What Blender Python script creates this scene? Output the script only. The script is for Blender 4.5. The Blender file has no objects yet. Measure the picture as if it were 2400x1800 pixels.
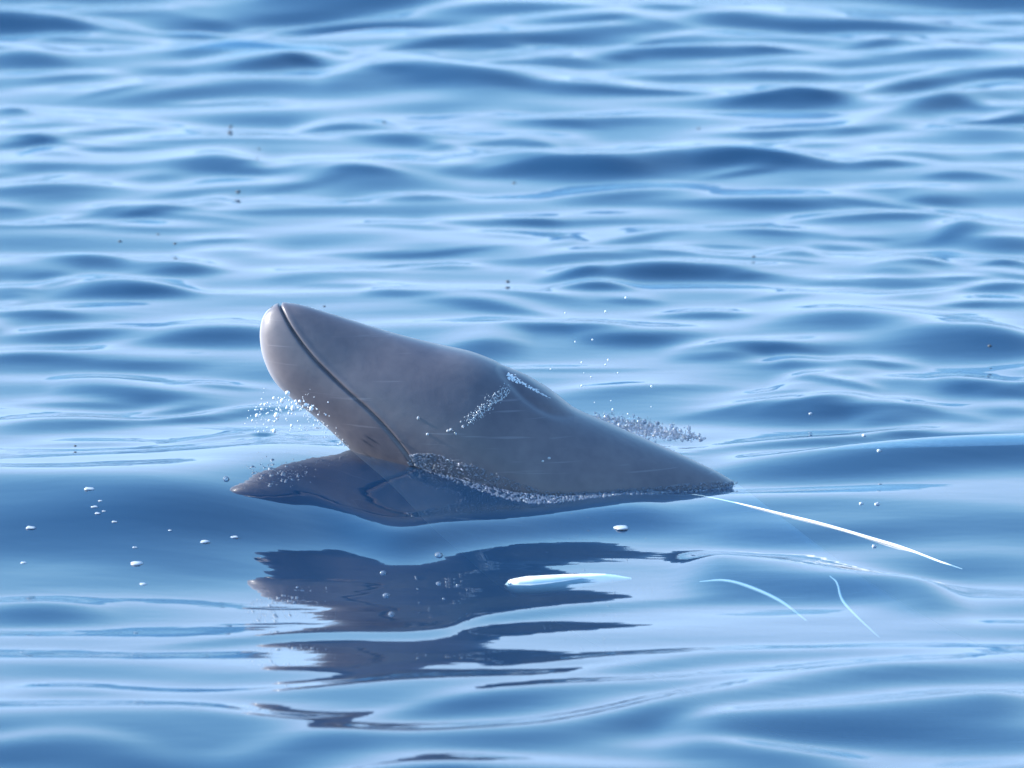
import bpy, math, random
import numpy as np
from mathutils import Vector, Matrix

random.seed(7); rng = np.random.default_rng(11)
R = math.radians
scene = bpy.context.scene
col = scene.collection

# ------------------------------------------------------------------ camera
W0, H0 = 2400.0, 1800.0          # pixel frame the measurements below were taken in
PITCH = R(8.5); DIST = 24.0; FOC = 365.0
KPX = FOC / 36.0 * W0            # pixels per unit tangent
PY0 = 1140.0                     # where the mean sea level passes under the whale
CAMH = DIST * math.tan(PITCH + math.atan((PY0 - 900) / KPX))
CAM = np.array([0.0, -DIST, CAMH])
fw = np.array([0, math.cos(PITCH), -math.sin(PITCH)])
up = np.array([0, math.sin(PITCH), math.cos(PITCH)])
cam_d = bpy.data.cameras.new('camera'); cam = bpy.data.objects.new('camera', cam_d)
col.objects.link(cam); scene.camera = cam
cam.location = CAM.tolist(); cam.rotation_euler = (math.pi / 2 - PITCH, 0, 0)
cam_d.lens = FOC; cam_d.sensor_width = 36.0
cam_d.clip_start = 0.5; cam_d.clip_end = 20000
cam_d.dof.use_dof = True; cam_d.dof.focus_distance = 24.3; cam_d.dof.aperture_fstop = 7.5

# ------------------------------------------------------------------ sky, sun, exposure
SUN_EL, SUN_AZ = R(27), R(-78)   # azimuth measured from +Y (view direction) towards +X: sun to the left, a little behind the whale
world = bpy.data.worlds.new('World'); scene.world = world; world.use_nodes = True
nt = world.node_tree; nt.nodes.clear()
sky = nt.nodes.new('ShaderNodeTexSky'); sky.sky_type = 'NISHITA'; sky.sun_disc = False
sky.sun_elevation = SUN_EL; sky.sun_rotation = SUN_AZ
sky.altitude = 0; sky.air_density = 1.0; sky.dust_density = 0.0; sky.ozone_density = 2.5
bg = nt.nodes.new('ShaderNodeBackground'); bg.inputs['Strength'].default_value = 0.12
wo = nt.nodes.new('ShaderNodeOutputWorld')
# even summer haze: the sky brightens towards the horizon only up to a pale blue
sep = nt.nodes.new('ShaderNodeSeparateColor'); com = nt.nodes.new('ShaderNodeCombineColor')
nt.links.new(sky.outputs[0], sep.inputs[0])
for ch, gain, cap in ((0, 0.78, 2.02), (1, 1.03, 3.0), (2, 1.12, 4.3)):
    g = nt.nodes.new('ShaderNodeMath'); g.operation = 'MULTIPLY'; g.inputs[1].default_value = gain
    m = nt.nodes.new('ShaderNodeMath'); m.operation = 'SMOOTH_MIN'; m.inputs[1].default_value = cap; m.inputs[2].default_value = cap * 0.45
    nt.links.new(sep.outputs[ch], g.inputs[0]); nt.links.new(g.outputs[0], m.inputs[0]); nt.links.new(m.outputs[0], com.inputs[ch])
nt.links.new(com.outputs[0], bg.inputs[0]); nt.links.new(bg.outputs[0], wo.inputs[0])
sd = Vector((math.sin(SUN_AZ) * math.cos(SUN_EL), math.cos(SUN_AZ) * math.cos(SUN_EL), math.sin(SUN_EL)))
sun_d = bpy.data.lights.new('sun', 'SUN'); sun = bpy.data.objects.new('sun', sun_d); col.objects.link(sun)
sun_d.energy = 3.2; sun_d.angle = R(0.53); sun_d.color = (1.0, 0.97, 0.92)
sun.rotation_euler = sd.to_track_quat('Z', 'Y').to_euler(); sun.location = (-30, 10, 30)
vs = scene.view_settings
vs.view_transform = 'Standard'; vs.look = 'None'; vs.gamma = 1.0; vs.use_curve_mapping = False
vs.exposure = 1.84
cy = scene.cycles
cy.use_denoising = True; cy.max_bounces = 8; cy.glossy_bounces = 4; cy.transparent_max_bounces = 8
cy.transmission_bounces = 6; cy.diffuse_bounces = 2; cy.sample_clamp_indirect = 6.0

# ------------------------------------------------------------------ measuring helpers
def ray(px, py):
    d = fw[None] + ((np.asarray(px, float).ravel() - 1200) / KPX)[:, None] * np.array([[1, 0, 0]]) \
        - ((np.asarray(py, float).ravel() - 900) / KPX)[:, None] * up[None]
    return d
def on_level(px, py, z=0.0):     # point at height z seen at (px, py)
    d = ray(px, py); t = (np.asarray(z, float) - CAMH) / d[:, 2]
    return CAM[None] + d * t[:, None]
def on_plane(px, py, y=0.0):     # point on the upright plane at depth y
    d = ray(px, py); t = (np.asarray(y, float) + DIST) / d[:, 1]
    return CAM[None] + d * t[:, None]
def smooth_curve(pts, n):        # Catmull-Rom through the points
    p = np.array(pts, float); p = np.vstack([2 * p[0] - p[1], p, 2 * p[-1] - p[-2]])
    m = len(p) - 3; out = []
    for u in np.linspace(0, m, n):
        i = min(int(u), m - 1); f = u - i
        a, b, c, d = p[i:i + 4]
        out.append(0.5 * (2 * b + (c - a) * f + (2 * a - 5 * b + 4 * c - d) * f * f + (3 * b - a - 3 * c + d) * f ** 3))
    return np.array(out)

def mesh_np(name, verts, quads, mat, smooth=True):
    me = bpy.data.meshes.new(name)
    nv, nq = len(verts), len(quads); k = quads.shape[1]
    me.vertices.add(nv); me.vertices.foreach_set('co', np.asarray(verts, np.float32).ravel())
    me.loops.add(nq * k); me.loops.foreach_set('vertex_index', np.asarray(quads, np.int32).ravel())
    me.polygons.add(nq); me.polygons.foreach_set('loop_start', np.arange(0, nq * k, k, dtype=np.int32))
    me.polygons.foreach_set('use_smooth', np.full(nq, smooth, bool))
    me.update(calc_edges=True); me.validate()
    me.materials.append(mat)
    return me
def add(name, me, parent=None, **props):
    o = bpy.data.objects.new(name, me); col.objects.link(o)
    if parent: o.parent = parent
    for k, v in props.items(): o[k] = v
    return o
def grid_quads(nu, nv, wrap=False):
    i = np.arange(nu - 1)[:, None]; j = np.arange(nv if wrap else nv - 1)[None]
    j2 = (j + 1) % nv
    a = i * nv + j; b = i * nv + j2; c = (i + 1) * nv + j2; d = (i + 1) * nv + j
    return np.stack([a, b, c, d], -1).reshape(-1, 4)

# ------------------------------------------------------------------ materials
def new_mat(name):
    m = bpy.data.materials.new(name); m.use_nodes = True; m.node_tree.nodes.clear()
    n = m.node_tree.nodes; out = n.new('ShaderNodeOutputMaterial')
    return m, n, m.node_tree.links, out
def principled(name, color, rough=0.5, **kw):
    m, n, l, out = new_mat(name)
    b = n.new('ShaderNodeBsdfPrincipled'); b.inputs['Base Color'].default_value = (*color, 1)
    b.inputs['Roughness'].default_value = rough
    for k, v in kw.items(): b.inputs[k].default_value = v
    l.new(b.outputs[0], out.inputs['Surface'])
    return m, n, l, b

def water_material():
    m, n, l, out = new_mat('sea_water')
    fr = n.new('ShaderNodeFresnel'); fr.inputs['IOR'].default_value = 1.34
    ge = n.new('ShaderNodeNewGeometry'); io = n.new('ShaderNodeMix'); io.data_type = 'FLOAT'    # light entering and leaving bends, so it passes both ways alike
    io.inputs[2].default_value = 1.34; io.inputs[3].default_value = 1 / 1.34
    l.new(ge.outputs['Backfacing'], io.inputs[0]); l.new(io.outputs[0], fr.inputs['IOR'])
    gl = n.new('ShaderNodeBsdfGlossy'); gl.inputs['Roughness'].default_value = 0.015
    gl.inputs['Color'].default_value = (1, 1, 1, 1)
    df = n.new('ShaderNodeBsdfDiffuse'); df.inputs['Color'].default_value = (0.016, 0.175, 0.47, 1)
    tr = n.new('ShaderNodeBsdfTransparent'); tr.inputs['Color'].default_value = (0.80, 0.93, 0.97, 1)
    mx = n.new('ShaderNodeMixShader'); mx.inputs[0].default_value = 0.85
    l.new(df.outputs[0], mx.inputs[1]); l.new(tr.outputs[0], mx.inputs[2])
    mf = n.new('ShaderNodeMixShader')
    l.new(fr.outputs[0], mf.inputs[0]); l.new(mx.outputs[0], mf.inputs[1]); l.new(gl.outputs[0], mf.inputs[2])
    l.new(mf.outputs[0], out.inputs['Surface'])
    va = n.new('ShaderNodeVolumeAbsorption'); va.inputs['Color'].default_value = (0.52, 0.66, 0.74, 1); va.inputs['Density'].default_value = 3.0
    l.new(va.outputs[0], out.inputs['Volume'])
    # hair-fine capillary wrinkles
    tc = n.new('ShaderNodeTexCoord'); no = n.new('ShaderNodeTexNoise'); no.inputs['Scale'].default_value = 9.0
    no.inputs['Detail'].default_value = 2.0
    mp = n.new('ShaderNodeMapping'); mp.inputs['Scale'].default_value = (0.5, 1.0, 1.0)
    bp = n.new('ShaderNodeBump'); bp.inputs['Strength'].default_value = 0.25; bp.inputs['Distance'].default_value = 0.004
    l.new(tc.outputs['Object'], mp.inputs[0]); l.new(mp.outputs[0], no.inputs['Vector']); l.new(no.outputs[0], bp.inputs['Height'])
    for s in (gl, df, fr): l.new(bp.outputs[0], s.inputs['Normal'])
    return m
WATER = water_material()
SEABED, _, _, _ = principled('deep_water', (0.004, 0.02, 0.05), 1.0)

def skin_material():
    m, n, l, b = principled('whale_skin', (0.12, 0.112, 0.135), 0.46)
    tc = n.new('ShaderNodeTexCoord')
    n1 = n.new('ShaderNodeTexNoise'); n1.inputs['Scale'].default_value = 6.0; n1.inputs['Detail'].default_value = 3
    n2 = n.new('ShaderNodeTexNoise'); n2.inputs['Scale'].default_value = 38.0; n2.inputs['Detail'].default_value = 5
    l.new(tc.outputs['Object'], n1.inputs['Vector']); l.new(tc.outputs['Object'], n2.inputs['Vector'])
    r1 = n.new('ShaderNodeValToRGB')
    r1.color_ramp.elements[0].position = 0.35; r1.color_ramp.elements[0].color = (0.088, 0.082, 0.104, 1)
    r1.color_ramp.elements[1].position = 0.68; r1.color_ramp.elements[1].color = (0.138, 0.123, 0.138, 1)
    l.new(n1.outputs[0], r1.inputs[0])
    r2 = n.new('ShaderNodeValToRGB')
    r2.color_ramp.elements[0].position = 0.36; r2.color_ramp.elements[0].color = (0.82, 0.82, 0.85, 1)
    r2.color_ramp.elements[1].position = 0.6; r2.color_ramp.elements[1].color = (1, 1, 1, 1)
    l.new(n2.outputs[0], r2.inputs[0])
    mx = n.new('ShaderNodeMix'); mx.data_type = 'RGBA'; mx.blend_type = 'MULTIPLY'; mx.inputs[0].default_value = 0.6
    l.new(r1.outputs[0], mx.inputs[6]); l.new(r2.outputs[0], mx.inputs[7])
    # faint old scratches
    ms = n.new('ShaderNodeMapping'); ms.inputs['Scale'].default_value = (3.0, 3.0, 70.0); ms.inputs['Rotation'].default_value = (0.2, 0.75, 0.3)
    n3 = n.new('ShaderNodeTexNoise'); n3.inputs['Scale'].default_value = 1.6; n3.inputs['Detail'].default_value = 2
    l.new(tc.outputs['Object'], ms.inputs[0]); l.new(ms.outputs[0], n3.inputs['Vector'])
    r3 = n.new('ShaderNodeMapRange'); r3.inputs[1].default_value = 0.66; r3.inputs[2].default_value = 0.72; r3.inputs[4].default_value = 0.16
    l.new(n3.outputs[0], r3.inputs[0])
    m3 = n.new('ShaderNodeMix'); m3.data_type = 'RGBA'; l.new(r3.outputs[0], m3.inputs[0]); l.new(mx.outputs[2], m3.inputs[6]); m3.inputs[7].default_value = (0.40, 0.39, 0.42, 1)
    mx = m3
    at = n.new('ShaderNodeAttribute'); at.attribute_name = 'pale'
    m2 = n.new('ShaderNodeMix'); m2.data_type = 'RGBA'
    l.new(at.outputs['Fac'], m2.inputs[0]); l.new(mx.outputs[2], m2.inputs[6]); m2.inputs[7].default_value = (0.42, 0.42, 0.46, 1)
    l.new(m2.outputs[2], b.inputs['Base Color'])
    b.inputs['Coat Weight'].default_value = 0.28; b.inputs['Coat Roughness'].default_value = 0.12
    bp = n.new('ShaderNodeBump'); bp.inputs['Strength'].default_value = 0.15; bp.inputs['Distance'].default_value = 0.004
    l.new(n2.outputs[0], bp.inputs['Height']); l.new(bp.outputs[0], b.inputs['Normal'])
    return m
SKIN = skin_material()
FOAM, _, _, _ = principled('foam', (0.42, 0.45, 0.50), 0.4)
DROP, _, _, _ = principled('water_drop', (0.85, 0.9, 0.95), 0.12, **{'Transmission Weight': 0.55, 'IOR': 1.33})
GLINT, _, _, _ = principled('sunlit_drop', (0.92, 0.95, 0.98), 0.2, **{'Transmission Weight': 0.25, 'IOR': 1.33})  # whiter, less clear copy of the drop water, with sun sparkle in its colour
WET, _, _, _ = principled('wet_skin', (0.085, 0.075, 0.09), 0.22, **{'Coat Weight': 0.8, 'Coat Roughness': 0.2})
def bubble_material():
    m, n, l, out = new_mat('bubble_film')
    fr = n.new('ShaderNodeFresnel'); fr.inputs['IOR'].default_value = 1.5
    gl = n.new('ShaderNodeBsdfGlossy'); gl.inputs['Roughness'].default_value = 0.08
    tr = n.new('ShaderNodeBsdfTransparent'); tr.inputs['Color'].default_value = (0.96, 0.965, 0.975, 1)
    df = n.new('ShaderNodeBsdfDiffuse'); df.inputs['Color'].default_value = (0.48, 0.57, 0.74, 1)
    a = n.new('ShaderNodeMixShader'); a.inputs[0].default_value = 0.20
    l.new(tr.outputs[0], a.inputs[1]); l.new(df.outputs[0], a.inputs[2])
    b = n.new('ShaderNodeMixShader'); l.new(fr.outputs[0], b.inputs[0]); l.new(a.outputs[0], b.inputs[1]); l.new(gl.outputs[0], b.inputs[2])
    l.new(b.outputs[0], out.inputs['Surface']); return m
BUBBLE = bubble_material()
LINE, _, _, _ = principled('white_line', (0.62, 0.66, 0.68), 0.6)
PALE, _, _, _ = principled('pale_strip', (0.95, 0.95, 0.88), 0.6)
FAINT, _, _, _ = principled('faint_line', (0.30, 0.36, 0.40), 0.6)
SPECK, _, _, _ = principled('dark_speck', (0.05, 0.06, 0.07), 0.6)

# ------------------------------------------------------------------ the sea
def axis(lo, hi, step, far, grow=1.07):
    a = list(np.arange(lo, hi + step / 2, step)); s = step; v = a[-1]; right = []
    while v < far[1]: s *= grow; v += s; right.append(v)
    s = step; v = a[0]; left = []
    while v > far[0]: s *= grow; v -= s; left.append(v)
    return np.array(left[::-1] + a + right)
GX = axis(-3.0, 3.0, 0.018, (-9000, 9000)); GY = axis(-4.6, 9.4, 0.012, (-9000, 12000))
X, Y = np.meshgrid(GX, GY, indexing='ij')

# crests: ((px, py) points of the crest), mean front slope in degrees, face depth in px, back-to-front ratio
def Rg(pts, slope, face, back=1.0): return (pts, slope, face, back)
RIDGES = []
S = 1.843
def B(cx, cy, hw, dep, st, tilt=0.0, ox=0.0, oy=0.0, s=S):
    """one dark wave face: crest centre, half width, face depth, strength, tilt (rise per run to the right)"""
    cx, cy, hw, dep = cx / s + ox, cy / s + oy, hw / s, dep / s
    RIDGES.append(Rg([(cx - hw * 1.65, cy + hw * 1.65 * tilt), (cx, cy), (cx + hw * 1.65, cy - hw * 1.65 * tilt)], 8.0 * st, dep * 0.95, 1.8))
# far water, left half
for a in [(850,100,100,30,.5),(1330,15,280,40,.6),(250,155,220,25,.5),(690,175,110,20,.35),(370,212,90,18,.35),(60,255,180,70,.7),
          (330,330,220,35,.5,.1),(990,225,180,60,.5),(1230,235,260,80,.9,.12),(1950,280,350,140,1.0),(1000,365,700,80,.6,.04),(1820,205,150,35,.7),
          (2130,180,100,30,.5),(2150,265,80,25,.5),(40,465,70,40,.8),(480,505,180,25,.4),(450,565,300,35,.5,.1),(1500,530,160,50,.9),
          (1750,590,250,60,.7,-.15),(2000,570,250,50,.6),(470,640,200,30,.55),(1050,610,400,40,.5),(850,670,200,80,.7),(500,700,350,50,.5),
          (1600,710,280,100,.95),(2150,690,200,60,.7),(150,790,300,80,.95),(1100,730,170,35,.5),(850,820,330,40,.45,.08),(1800,835,170,50,1.0),
          (580,880,220,50,.8),(200,940,300,40,.5,.12),(1150,900,350,40,.55),(600,970,300,40,.5),(1700,960,250,40,.6),(2050,945,150,40,.6),
          (1020,1050,170,60,.6),(250,1110,280,50,.6),(740,1160,150,50,.7),(550,1235,220,60,.8),(200,1190,100,30,.4),(1900,1140,150,35,.6),
          (1550,1220,200,40,.5),(1750,1265,130,40,.7)]: B(*a)
# far water, right half
for a in [(300,95,170,30,.7),(650,60,100,30,.4),(960,75,150,35,.6),(1350,85,130,30,.4),(1540,145,180,50,.6),(2020,70,250,40,.45),
          (200,235,180,50,.6),(450,235,80,25,.5),(1080,225,80,20,.4),(1750,230,300,60,.5),(100,340,350,80,.9),(700,310,300,60,.8),
          (1150,300,180,60,.9),(600,395,250,30,.7),(1050,415,200,40,.7),(1500,380,350,60,.8,.12),(1950,330,300,50,.7,.1),(1900,400,350,100,1.0,.15),
          (2180,480,100,60,.6),(450,500,350,45,.6),(1150,550,280,45,.8),(1800,545,350,50,.6),(100,585,200,50,.6),(850,605,150,40,.4),
          (1340,615,120,25,.4),(650,670,500,120,.9),(150,720,300,70,.9),(1250,705,300,60,.9),(1650,660,200,50,.6),(1650,700,150,50,.7),
          (2000,720,250,50,.6),(530,820,250,60,.6),(950,860,350,40,.6),(1600,815,200,35,.5),(1980,770,150,40,.7),(1850,840,120,50,.6),
          (1500,920,250,50,.75),(450,935,400,30,.4),(60,940,120,30,.6),(1060,985,150,30,.6),(880,1040,180,30,.5),(1500,1015,120,25,.4),
          (1800,1000,250,50,.5,.08),(2150,975,220,110,1.1),(2080,1140,90,25,.6),(250,1090,350,50,.7),(1150,1090,150,35,.5),
          (750,1160,450,80,.85),(250,1190,120,40,.5),(350,1245,120,40,.7),(1680,1145,120,60,.6),(1600,1205,250,40,.6),(2100,1240,120,35,.6)]:
    B(*a, **({} if len(a) == 6 else {'tilt': 0.0}), ox=1200)
# middle band, left of the whale
for a in [(1100,60,300,70,.6),(250,20,250,40,.4),(800,185,330,100,.8,-.1),(100,190,200,60,.5),(150,375,280,60,.7),(430,475,360,90,.8),
          (1250,500,500,150,.8,.05),(150,650,300,70,.6),(950,810,400,130,.9),(1500,820,200,50,.6),(500,920,300,60,.6),(1250,1030,550,70,.8,.1),
          (1700,960,300,70,.8,.05),(300,1080,400,130,.6),(550,1260,350,60,.5),(1450,1240,300,60,.6,.1)]:
    B(*a, ox=0, oy=600, s=2.765)
# middle band, behind the back and to the right
for a in [(1700,90,500,150,.7),(1100,150,150,60,.6),(1250,235,230,70,.8),(550,295,420,70,.6,-.05),(500,370,400,90,.7,-.1),(1500,330,200,50,.5),
          (1950,440,300,50,.5),(1050,530,350,80,.8),(1650,570,350,100,.8),(350,610,280,160,.7),(1000,820,500,50,.5),(1750,910,500,130,.8),(2100,690,250,100,.7)]:
    B(*a, ox=1000, oy=600, s=3.16)
for a in [(1450,50,200,50,.6),(1250,150,250,50,.6),(1750,150,200,30,.5),(1000,212,200,20,.4),(2150,195,200,40,.7),(2000,290,280,60,.6),
          (1400,345,300,50,.5),(150,385,250,50,.5),(1050,400,450,170,.7),(1750,480,420,180,.8,-.1),(450,585,330,80,.9),(700,690,350,60,.5),
          (1200,680,260,70,.8),(1000,820,220,60,.7,-.15),(1500,950,450,80,.6),(650,890,420,170,.8,.12),(2100,810,300,80,.5),
          (900,1160,700,90,.9,.12),(1650,1115,350,50,.6,.05)]:
    B(*a, ox=1600, oy=600, s=2.765)
fr = random.Random(5)
for i in range(190):
    x = fr.uniform(-150, 2550); y = fr.uniform(-40, 1010)
    if 520 < x < 1760 and y > 640: continue
    RIDGES.append(Rg([(x - (h := fr.uniform(70, 230)), y + (t := fr.uniform(-.09, .12)) * h), (x, y), (x + h, y - t * h)], fr.uniform(2.2, 5.0), fr.uniform(10, 26) * (0.7 + y / 1500), 1.6))
RIDGES += [
    # long dark face right of the whale, running up to the right edge
    Rg([(1450,1120,0),(1640,1105,.05),(1780,1085,.35),(2050,1050,.8),(2400,1015,1),(2700,1000,1),(3000,990,1)], 9.0, 120, 0.7),
    # the swell the whale rises through: its face falls from the whale towards the camera
    Rg([(-900,1170,.7),(-500,1150,.8),(0,1130,.9),(350,1105,1),(620,1085,.9),(800,1090,.68),(1000,1118,.42),(1250,1165,.08),(1500,1165,.05),(1700,1170,0),(2100,1180,0)], 7.4, 300, 1.2),
    Rg([(500,1205,0),(650,1225,.05),(800,1250,.5),(930,1262,1),(1100,1235,1),(1400,1195,1),(1700,1190,1)], 6.5, 66, 1.3),
    Rg([(1550,1200),(1900,1225),(2200,1215),(2600,1200)], 2.8, 70, 1.6),
    Rg([(1550,1300),(1750,1310),(2000,1330),(2300,1370)], 5.0, 110, 0.8),
    Rg([(-200,1415),(100,1415),(300,1440)], 4.5, 60, 0.8),
    Rg([(100,1500),(350,1510),(700,1480),(1000,1475),(1150,1438),(1500,1402),(1900,1380)], 3.2, 32, 2.5),
    Rg([(-200,1640),(100,1615),(400,1625),(800,1610),(1300,1575),(1700,1530),(2200,1510),(2500,1500)], 3.4, 45, 1.0),
    Rg([(300,1660),(700,1690),(1100,1640),(1500,1600),(2000,1570)], 2.5, 40, 0.9),
    Rg([(400,1770),(700,1720),(1000,1715),(1400,1670),(1700,1610),(2000,1570),(2400,1545)], 5.0, 80, 0.9),
    Rg([(1500,1690),(1800,1660),(2200,1640),(2500,1625)], 5.0, 80, 0.8),
    Rg([(1500,1730),(1700,1720),(2100,1770)], 4.0, 60, 0.8),
    Rg([(-200,1740),(100,1730),(400,1750)], 3.5, 50, 0.9),
    Rg([(-100,1880),(500,1830),(900,1800),(1300,1790)], 5.0, 70, 0.8),
    Rg([(1100,1560),(1500,1540),(1900,1500)], 2.5, 30, 0.9),
]
sina, cosa = math.sin(PITCH), math.cos(PITCH)
def base_z(y):      # gentle tilt of the near water, added so it reflects brighter sky
    q = np.clip((-0.9 - np.asarray(y)) / 3.2, 0, 1)
    return 0.085 * q * q * (3 - 2 * q)
def ridge(Z, pts, slope, face, back):
    p = smooth_curve(pts, 80); tt = math.tan(R(slope)); sc = KPX / math.hypot(DIST, CAMH)
    py_mean = p[:, 1].mean(); g = on_level(1200, py_mean)[0]; dd = np.linalg.norm(g - CAM); sc = KPX / dd
    a = math.asin(CAMH / dd)
    dy = face / (sc * math.sin(a) + sc * math.cos(a) * tt)     # ground depth of the face
    A = dy * tt; s = dy / 1.5
    am = p[:, 2] if p.shape[1] > 2 else np.ones(len(p))
    w = on_level(p[:, 0], p[:, 1], A * am)
    for _ in range(3): w = on_level(p[:, 0], p[:, 1], A * am + base_z(w[:, 1]))
    order = np.argsort(w[:, 0]); xs, ys = w[order, 0], w[order, 1]
    x0, x1 = xs[0], xs[-1]
    i0, i1 = np.searchsorted(GX, [x0 - 0.02, x1 + 0.02])
    if i1 - i0 < 3: return
    ylo, yhi = ys.min() - 3.2 * s, ys.max() + 3.2 * s * back
    j0, j1 = np.searchsorted(GY, [ylo, yhi])
    xx = GX[i0:i1]; yc = np.interp(xx, xs, ys); am = np.interp(xx, xs, am[order])
    f = np.clip((xx - x0) / (x1 - x0), 0, 1)
    if len(pts) <= 3:
        yc = yc + dy * 0.30 * np.sin(xx * rng.uniform(5, 11) + rng.uniform(0, 6.28)); f = f ** rng.uniform(0.72, 1.4)
    fade = np.sin(np.pi * f) ** 1.3 if len(pts) <= 3 else np.clip(np.sin(np.pi * f) * 1.6, 0, 1)
    if len(pts) > 3: fade = fade * fade * (3 - 2 * fade)
    u = GY[None, j0:j1] - yc[:, None]
    u = np.where(u < 0, u / s, u / (s * back))
    Z[i0:i1, j0:j1] += A * (am * fade)[:, None] * np.exp(-u * u)

Z = np.zeros_like(X) + base_z(Y) * np.clip((60 - np.abs(X)) / 50, 0, 1) * np.clip((Y + 40) / 30, 0, 1)
for r in RIDGES: ridge(Z, *r)
# wind ripples and low swell everywhere; quieter where the crests above are laid out
dxs = np.gradient(GX); dys = np.gradient(GY)
ex = np.clip((np.abs(GX) - 1.9) / 1.2, 0, 1); ey = np.clip((GY - 7.6) / 1.5, 0, 1) + np.clip((-3.4 - GY) / 1.0, 0, 1)
ex = ex * ex * (3 - 2 * ex); ey = ey * ey * (3 - 2 * ey)
OUT = 1 - (1 - ex)[:, None] * (1 - ey)[None]
CALM = 1 - 0.6 * np.exp(-((X + 0.1) / 0.8) ** 4 - ((Y + 1.5) / 1.4) ** 4)
for i in range(70):
    lam = 0.22 * (16.0 ** rng.random()); th = rng.normal(0, 0.32 if lam < 0.9 else 0.6)
    k = 2 * math.pi / lam; kx, ky = k * math.sin(th), k * math.cos(th)
    amp = 0.0165 * lam / 2 / math.pi * (1.5 if lam < 1.2 else 1.0) ; ph = rng.random() * 6.28
    wx = np.clip((lam / dxs - 3) / 4, 0, 1); wy = np.clip((lam / dys - 3) / 4, 0, 1)
    inner = 0.46 if lam < 1.0 else 0.2
    if lam < 0.35: inner = 0.14
    Z += amp * wx[:, None] * wy[None] * (inner * CALM + (1 - inner) * OUT) * np.sin((kx * X + ky * Y) + ph)
chop = np.zeros_like(Z); jx0, jx1 = np.searchsorted(GX, [-1.1, 0.6]); jy0, jy1 = np.searchsorted(GY, [-0.5, 1.6])
xx, yy = X[jx0:jx1, jy0:jy1], Y[jx0:jx1, jy0:jy1]; nz = np.zeros_like(xx)
for i in range(26):
    lam = 0.05 + 0.07 * rng.random(); a = rng.random() * math.pi; k = 2 * math.pi / lam
    nz += 0.035 / k * np.sin(k * (math.cos(a) * xx + math.sin(a) * yy) + 6.28 * rng.random())
for cpx, cpy, rx, ry in ((640, 990, .07, .18), (1500, 1005, .13, .14)):
    c = on_level(cpx, cpy, 0.06)[0]
    chop[jx0:jx1, jy0:jy1] += nz * np.exp(-((xx - c[0]) / rx) ** 2 - ((yy - c[1]) / ry) ** 2)
Z += chop
rr = np.hypot(X, Y)
Z *= np.clip((6000 - rr) / 3000, 0, 1)
sea_me = mesh_np('water', np.stack([X, Y, Z], -1).reshape(-1, 3), grid_quads(len(GX), len(GY)), WATER)
sea_me.flip_normals()
sea = add('water', sea_me, kind='structure')
bed_x = np.array([-9000., 9000.]); 
bed_me = mesh_np('deep_water', np.array([[-9000, -9000, -7.], [9000, -9000, -7.], [9000, 12000, -7.], [-9000, 12000, -7.]]), np.array([[0, 1, 2, 3]]), SEABED, False)
add('seabed', bed_me, kind='structure')
def sea_z(x, y):
    i = np.clip(np.searchsorted(GX, x) - 1, 0, len(GX) - 2); j = np.clip(np.searchsorted(GY, y) - 1, 0, len(GY) - 2)
    fx = (x - GX[i]) / (GX[i + 1] - GX[i]); fy = (y - GY[j]) / (GY[j + 1] - GY[j])
    return Z[i, j] * (1 - fx) * (1 - fy) + Z[i + 1, j] * fx * (1 - fy) + Z[i, j + 1] * (1 - fx) * fy + Z[i + 1, j + 1] * fx * fy
def on_sea(px, py):
    """where the line of sight through (px, py) meets the water"""
    d = ray(px, py)[0]; t = (0.30 - CAMH) / d[2]; dt = 0.006 / abs(d[2])
    for _ in range(400):
        p = CAM + d * t
        if p[2] <= sea_z(p[0], p[1]): break
        t += dt
    lo, hi = t - dt, t
    for _ in range(7):
        m = (lo + hi) / 2; p = CAM + d * m
        if p[2] <= sea_z(p[0], p[1]): hi = m
        else: lo = m
    return CAM + d * hi

# ------------------------------------------------------------------ the whale
SECT = [  # top px, bottom px, half width (m)
    ((640,717),(634,722),.004), ((650,712),(621,735),.020), ((668,710),(612,757),.034), ((705,715),(609,792),.052),
    ((760,731),(617,838),.070), ((830,753),(640,888),.088), ((920,781),(680,930),.108), ((1020,807),(746,982),  .138),
    ((1110,828),(824,1054),.166), ((1190,862),(918,1135),.192), ((1275,912),(1010,1230),.214), ((1350,960),(1090,1300),.228),
    ((1425,993),(1170,1370),.232), ((1520,1034),(1280,1440),.218), ((1620,1078),(1400,1510),.190), ((1720,1130),(1530,1580),.160),
    ((1860,1235),(1700,1670),.160), ((2060,1380),(1950,1760),.180), ((2350,1540),(2300,1850),.200), ((2800,1680),(2790,2050),.200),
    ((3400,1800),(3410,2120),.220), ((4000,1900),(4010,2150),.150), ((4600,1980),(4600,2140),.080), ((4900,2030),(4900,2100),.030)]
NS, NT = 560, 400
par = np.array([[*a, *b, w] for a, b, w in SECT], float)
s_in = np.concatenate([[0], np.cumsum(np.hypot(*(np.diff(par[:, :2], axis=0) * .5 + np.diff(par[:, 2:4], axis=0) * .5).T))])
crv = smooth_curve(par, 4000)
mid = (crv[:, :2] + crv[:, 2:4]) / 2; L = np.concatenate([[0], np.cumsum(np.hypot(*np.diff(mid, axis=0).T))])
vis = 1500.0
ls = np.concatenate([np.linspace(0, 1, 480) ** 1.15 * vis, np.linspace(vis, L[-1], 81)[1:]])
crv = np.stack([np.interp(ls, L, crv[:, k]) for k in range(5)], 1)
top = on_plane(crv[:, 0], crv[:, 1]); bot = on_plane(crv[:, 2], crv[:, 3]); hw = crv[:, 4]
th = np.linspace(0, 2 * math.pi, NT, endpoint=False)
ct, st = np.cos(th), np.sin(th)
pw = 0.92
cx = (top + bot) / 2; hx = (top - bot) / 2
V = cx[:, None] + hx[:, None] * (np.sign(ct) * np.abs(ct) ** pw)[None, :, None]
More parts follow.
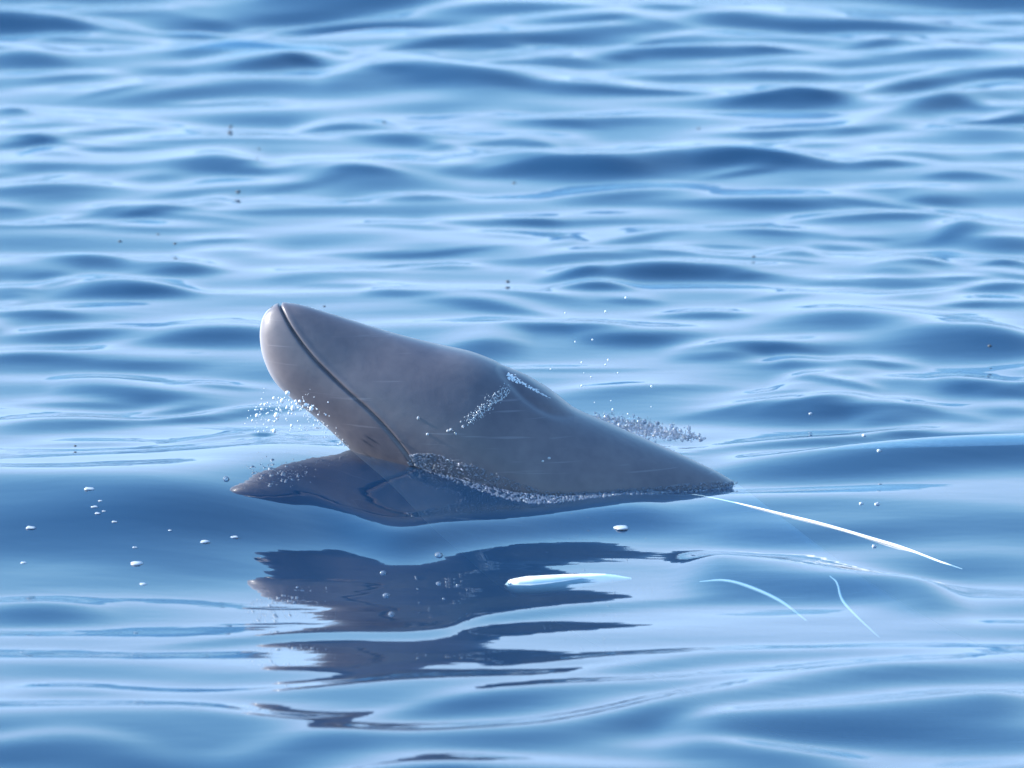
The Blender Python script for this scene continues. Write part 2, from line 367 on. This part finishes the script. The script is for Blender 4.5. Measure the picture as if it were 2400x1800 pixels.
V[:, :, 1] += hw[:, None] * (np.sign(st) * np.abs(st) ** pw)[None]
# normals by differences
du = np.gradient(V, axis=0); dv = np.roll(V, -1, 1) - np.roll(V, 1, 1)
Nn = np.cross(du, dv); Nn /= np.linalg.norm(Nn, axis=2, keepdims=True) + 1e-9
cen = cx[:, None]; sgn = np.sign((Nn * (V - cen)).sum(2, keepdims=True)); Nn *= np.where(sgn == 0, 1, sgn)
def seg_dist(P, poly):   # distance, side and run along a polyline, in the whale's own upright plane
    best = np.full(P.shape[:-1], 1e9); side = np.zeros_like(best); run = np.zeros_like(best); acc = 0
    for a, b in zip(poly[:-1], poly[1:]):
        ab = b - a; ln = np.hypot(*ab); t = np.clip(((P - a) @ ab) / ln ** 2, 0, 1)
        q = a + t[..., None] * ab; d = np.hypot(P[..., 0] - q[..., 0], P[..., 1] - q[..., 1])
        c = ab[0] * (P[..., 1] - a[1]) - ab[1] * (P[..., 0] - a[0])
        m = d < best; best = np.where(m, d, best); side = np.where(m, np.sign(c), side); run = np.where(m, acc + t * ln, run); acc += ln
    return best, side, run / acc
PXZ = V[:, :, [0, 2]]
def poly_xz(pts, n=90, y=0.0):
    c = smooth_curve(pts, n); return on_plane(c[:, 0], c[:, 1], y)[:, [0, 2]]
MOUTH = [(652,712),(660,733),(688,780),(735,838),(800,898),(860,948),(905,992),(940,1033),(962,1064),(980,1100)]
d, side, run = seg_dist(PXZ, poly_xz(MOUTH, 120, -0.08))
disp = -0.0085 * np.exp(-(d / 0.0028) ** 2) * np.clip(1.15 - 0.0 * run, 0, 1)
disp += np.where(side > 0, 0.0010, 0.0003) * np.exp(-((d - 0.010) / 0.007) ** 2)
# blowhole: a low hump with an open crescent hollow behind a lip
BLOW = [(1165,858),(1195,885),(1240,925),(1290,955),(1345,975)]
d2, side2, run2 = seg_dist(PXZ, poly_xz(BLOW, 60, -0.05))
env = np.sin(np.pi * np.clip(run2, 0, 1)) ** 0.6
above = (side2 > 0)
disp += env * np.where(above, 0.0065 * np.exp(-((d2 - 0.036) / 0.018) ** 2) + 0.003 * np.exp(-((d2 - 0.018) / 0.008) ** 2) - 0.007 * np.exp(-(d2 / 0.006) ** 2), -0.007 * np.exp(-(d2 / 0.010) ** 2))
V2 = V + Nn * disp[..., None]
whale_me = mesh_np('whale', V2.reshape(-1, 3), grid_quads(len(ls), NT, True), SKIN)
# pale throat, its colour lightened along the chin to paint in the sunlit rim
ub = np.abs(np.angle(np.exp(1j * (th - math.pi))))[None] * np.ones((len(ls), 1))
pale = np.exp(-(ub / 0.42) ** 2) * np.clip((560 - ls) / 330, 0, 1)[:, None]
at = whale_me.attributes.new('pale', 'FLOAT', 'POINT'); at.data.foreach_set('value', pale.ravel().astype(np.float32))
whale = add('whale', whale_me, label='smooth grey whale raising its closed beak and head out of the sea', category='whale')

# ------------------------------------------------------------------ pale lines and strip by the whale
def tube(name, pts, rad, mat, n=60, k=8, flat=1.0, **props):
    c = smooth_curve([list(p) for p in pts], n); r = np.interp(np.linspace(0, 1, n), np.linspace(0, 1, len(rad)), rad)
    tg = np.gradient(c, axis=0); tg /= np.linalg.norm(tg, axis=1, keepdims=True)
    sx = np.cross(tg, [0, 0, 1.0]); sx /= np.linalg.norm(sx, axis=1, keepdims=True) + 1e-9; sz = np.cross(sx, tg)
    a = np.linspace(0, 2 * math.pi, k, endpoint=False)
    v = c[:, None] + r[:, None, None] * (sx[:, None] * np.cos(a)[None, :, None] + flat * sz[:, None] * np.sin(a)[None, :, None])
    return add(name, mesh_np(name, v.reshape(-1, 3), grid_quads(n, k, True), mat), **props)

from mathutils.bvhtree import BVHTree
WB = BVHTree.FromPolygons([tuple(v) for v in V2.reshape(-1, 3)], [tuple(q) for q in grid_quads(len(ls), NT, True)])
def hit(px, py):
    """first thing met through (px, py): whale skin or water"""
    ps = on_sea(px, py); d = ray(px, py)[0]; dn = d / np.linalg.norm(d)
    loc, nor, _, dist = WB.ray_cast(Vector(CAM.tolist()), Vector(dn.tolist()))
    if loc is not None and dist < np.linalg.norm(ps - CAM): return np.array(loc), np.array(nor), True
    return ps, np.array([0, 0, 1.0]), False
def sunk(pts, dep):
    return [on_sea(x, y) + np.array([0, 0, -dz]) for (x, y), dz in zip(pts, dep)]
tube('white_line', sunk([(1590,1154),(1640,1160),(1740,1182),(1830,1205),(1930,1230),(2040,1262),(2120,1286),(2200,1315),(2255,1330)],
     (0.003, 0.001, 0.0, -0.001, -0.001, -0.001, -0.001, 0.0, 0.003)), (0.0004,0.0010,0.0018,0.0030,0.0034,0.0034,0.0022,0.0006), LINE, 120,
     label='thin bright white line trailing from the whale back across the water', category='line')
tube('pale_strip', sunk([(1185,1366),(1215,1363),(1280,1358),(1350,1351),(1420,1346),(1480,1346)], (.008,.010,.011,.011,.010,.010)),
     (0.006, 0.024, 0.031, 0.030, 0.026, 0.020, 0.013, 0.003), PALE, 80, 14, 0.65,
     label='pale greenish white oblong strip lying under the water in the whale reflection', category='strip')
tube('pale_line', sunk([(1640,1338),(1700,1344),(1760,1360),(1830,1388),(1890,1412)], (.024,.016,.016,.020,.04)), (0.001,0.003,0.0042,0.0036,0.001), FAINT, 60,
     label='faint pale straight line under the water beside the pale oblong strip', category='line')
tube('pale_line', sunk([(1945,1325),(1962,1350),(1975,1390),(2010,1425),(2060,1450)], (.024,.016,.016,.020,.04)), (0.0008,0.002,0.003,0.002,0.0008), FAINT, 60,
     label='faint pale curved line under the water below the bright white line', category='line')

# ------------------------------------------------------------------ drops, bubbles, foam
import bmesh
def ico(sub, mat, name, sz=1.0):
    bm = bmesh.new(); bmesh.ops.create_icosphere(bm, subdivisions=sub, radius=1.0)
    for v in bm.verts: v.co.z *= sz
    for f in bm.faces: f.smooth = True
    me = bpy.data.meshes.new(name); bm.to_mesh(me); bm.free(); me.materials.append(mat); return me
def cluster(name, cen, rad, mat, flat=1.0, sub=1, **props):
    t = ico(sub, mat, 'tmp'); nv, nf = len(t.vertices), len(t.polygons)
    v = np.array([w.co[:] for w in t.vertices]); f = np.array([p.vertices[:] for p in t.polygons])
    bpy.data.meshes.remove(t)
    cen = np.asarray(cen); rad = np.asarray(rad)
    sq = np.array([1, 1, flat]) * (0.75 + 0.5 * rng.random((len(cen), 1, 3)))
    vv = cen[:, None] + rad[:, None, None] * v[None] * sq
    ff = f[None] + (np.arange(len(cen)) * nv)[:, None, None]
    return add(name, mesh_np(name, vv.reshape(-1, 3), ff.reshape(-1, 3), mat), **props)
PX = 1.0 / 1000.0     # metres per measured pixel at the whale
drop_me = ico(2, GLINT, 'water_drop')
def drops(lst, ox, oy, sc, y, label, group, k=1.0, big=12):
    for x, yy, r in lst:
        p = on_plane(ox + x / sc, oy + yy / sc, y + random.uniform(-.03, .03))[0]
        o = add('water_drop', drop_me, label=(('larger ' if r >= big else 'tiny ') + label), category='water drop', group=group)
        o.location = p.tolist(); q = r / sc * PX * k
        o.scale = (q, q, q * random.uniform(.85, 1.35))
drops([(550,130,14),(450,168,10),(512,187,13),(610,190,8),(640,192,9),(685,218,12),(592,240,15),(545,240,8),(725,245,10),(470,295,16),(475,320,9),
       (325,297,12),(415,335,9),(290,335,6),(580,372,8),(452,410,12),(620,210,8),(360,250,8),(385,215,9),(560,280,7),(640,260,6),(500,260,7)], 500, 880, 3.16, -0.16,
      'bright water drop splashing up where the whale chin leaves the sea', 'drops splashing at the chin', 1.35)
drops([(1475,310,9),(1325,412,8),(1025,422,6),(1228,620,8),(1100,635,6),(1148,788,7),(1345,770,8),(1325,805,7),(918,838,6),(1165,866,4),
       (1218,897,6),(1415,866,5),(1148,962,8),(1665,965,8),(1378,1138,8),(1490,1170,7),(1243,1085,4),(1365,1072,5),(1663,1117,4)], 1000, 600, 3.16, 0.1,
      'water drop hanging in the air above the whale back', 'drops in the air above the back', 1.0, 8)
cen, rad = [], []
for i in range(170):
    t = random.random(); x = 600 + 150 * t + random.gauss(0, 22); y = 990 - 40 * math.sin(3 * t) + random.gauss(0, 22)
    cen.append(on_plane(x, y, -0.14 + random.gauss(0, .04))[0]); rad.append(random.choice((.0007, .001, .0015, .0024)))
cluster('spray', cen, rad, GLINT, 1.0, 1, kind='stuff', label='fine spray of water under the whale chin', category='spray')
# beads of water on the skin below the blowhole
cen, rad = [], []
for i in range(420):
    t = random.random(); x = 1095 + 95 * t + random.gauss(0, 7); y = 990 - 78 * t + random.gauss(0, 9 * (0.4 + t * (1.3 - t)))
    p, nrm, w = hit(x, y)
    if w: cen.append(p); rad.append(random.choice((.0006, .0009, .0013, .0022)))
for x, y in ((1085,1000),(1057,1007),(1068,1017),(980,980),(1272,1081),(1287,1074),(1050,1010),(1002,1018)):
    p, nrm, w = hit(x, y); cen.append(p); rad.append(.004)
gc, gr = [], []  # white beads laid on the skin in place of the sun glint
for i in range(420):
    t = random.random() ** 1.3; x = 1190 + 100 * t + random.gauss(0, 1.5); y = 879 + 55 * t + random.gauss(0, 3.2) * (1.2 - t)
    p, nrm, w = hit(x, y)
    if w: gc.append(p + nrm * .001); gr.append(random.choice((.0008, .0012, .002, .003)) * (1.15 - .6 * t))
cluster('glint_beads', gc, gr, GLINT, 1.0, 1, kind='stuff', label='streak of white beads as painted sun glint along the whale blowhole', category='water')
cluster('water_beads', cen, rad, DROP, 1.0, 1, kind='stuff', label='streak of tiny water beads on the whale skin', category='water beads')
# froth where the flank meets the sea
cen, rad = [], []
fl = smooth_curve([(965,1078,12),(1010,1085,22),(1080,1108,26),(1150,1132,26),(1220,1155,22),(1290,1165,14),(1380,1160,8),(1480,1152,7),(1560,1148,8),(1650,1140,10),(1720,1135,5)], 300)
for i in range(4200):
    c = fl[int(299 * random.random() ** 1.5)]
    p, nrm, w = hit(c[0] + random.gauss(0, 4), c[1] + random.uniform(-1, 1) * c[2])
    cen.append(p); rad.append(random.choice((.0008, .0012, .0018, .0030)) * random.uniform(.8, 1.2))
cluster('froth', cen, rad, BUBBLE, .8, 1, kind='stuff', label='band of small bubbles along the whale flank at the waterline', category='froth')
cen, rad = [], []
for i in range(1700):
    t = random.betavariate(1.5, 1.9); x = 1390 + 260 * t + random.gauss(0, 6); y = 990 + 36 * t + random.gauss(0, 13) * (1.15 - .8 * t)
    p = on_sea(x, y); cen.append(p + np.array([0, 0, random.uniform(-.004, .003)])); rad.append(random.choice((.0012, .0018, .0026, .0045)) * random.uniform(.8, 1.2))
cluster('froth', cen, rad, BUBBLE, .8, 1, kind='stuff', label='patch of bright froth on the water behind the whale back', category='froth')
cen, rad = [], []
for i in range(45):
    t = random.random(); c = (695 + 110 * t, 945 + 95 * t)
    p, nrm, w = hit(c[0] + random.gauss(0, 5), c[1] + random.gauss(0, 5)); cen.append(p); rad.append(random.uniform(.001, .0032))
cluster('water_beads', cen, rad, DROP, 1.0, 1, kind='stuff', label='tiny water beads along the edge of the whale chin', category='water beads')

def floaters(lst, me, name, cat, label, group, zf=1.0, up=0.0):
    top_r = max(r for _, _, r in lst)
    for x, y, r in lst:
        p = on_sea(x, y); dd = np.linalg.norm(p - CAM); q = r / KPX * dd
        o = add(name, me, label=label.replace('small ', 'largest ') if r == top_r and len(lst) > 8 else label, category=cat, group=group)
        o.location = (p + np.array([0, 0, q * up])).tolist(); o.scale = (q, q * random.uniform(.8, 1.1), q * zf)
        o.rotation_euler = (0, 0, random.uniform(0, 3))
bub_me = ico(2, BUBBLE, 'bubble'); foam_me = ico(2, FOAM, 'foam_fleck'); speck_me = ico(1, SPECK, 'speck')
for v in foam_me.vertices: v.co *= 1 + 0.25 * math.sin(5 * v.co.x + 3 * v.co.y)
floaters([(207,1146,13),(70,1237,12),(320,1321,15),(55,1319,7),(335,1369,8),(480,1270,11),(550,1259,9),(267,1223,7),(315,1283,6),(235,1174,5),(222,1188,8),(228,1203,7),(243,1198,5),(398,1243,4)],
         foam_me, 'foam_fleck', 'foam', 'small whitish foam fleck on the dark swell left of the whale', 'foam flecks left of the whale', .3)
floaters([(1455,1237,20)], foam_me, 'foam_fleck', 'foam', 'oblong white foam fleck on the water between the whale and pale strip', 'foam fleck in front of the flank', .22)
floaters([(530,1123,9)], bub_me, 'bubble', 'bubble', 'clear round bubble glinting on the water beside the beak reflection', 'bubble by the beak reflection', .8)
floaters([(1028,1301,10)], bub_me, 'bubble', 'bubble', 'clear bubble on the blue water just above the whale reflection', 'bubble above the reflection', .7)
floaters([(1028,1368,7),(1073,1373,5),(898,1343,8),(917,1440,9),(1195,1368,5),(1040,1404,4),(690,1412,5),(697,1377,4),(905,1396,9)], bub_me, 'bubble', 'bubble',
         'tiny bubble floating within the dark reflection of the whale', 'bubbles in the reflection', .7)
floaters([(2018,1181,5),(2056,1182,6),(2025,1021,5),(2060,1057,5),(1900,970,4),(2048,1281,6)], foam_me, 'foam_fleck', 'foam',
         'tiny white foam speck on the water right of the whale', 'foam specks right of the whale', .8)
floaters([(540,297,6),(900,287,5),(607,349,4),(558,450,7),(281,566,5),(410,571,5),(370,549,4),(1205,429,5),(1190,660,6),(1766,602,5),(1637,301,5),(760,718,4),(2320,811,6),(176,1045,4)],
         speck_me, 'speck', 'speck', 'tiny dark speck floating on the rippled water behind the whale', 'dark specks on the water', .6)
print('sea range', Z.min(), Z.max(), 'quads', X.size)
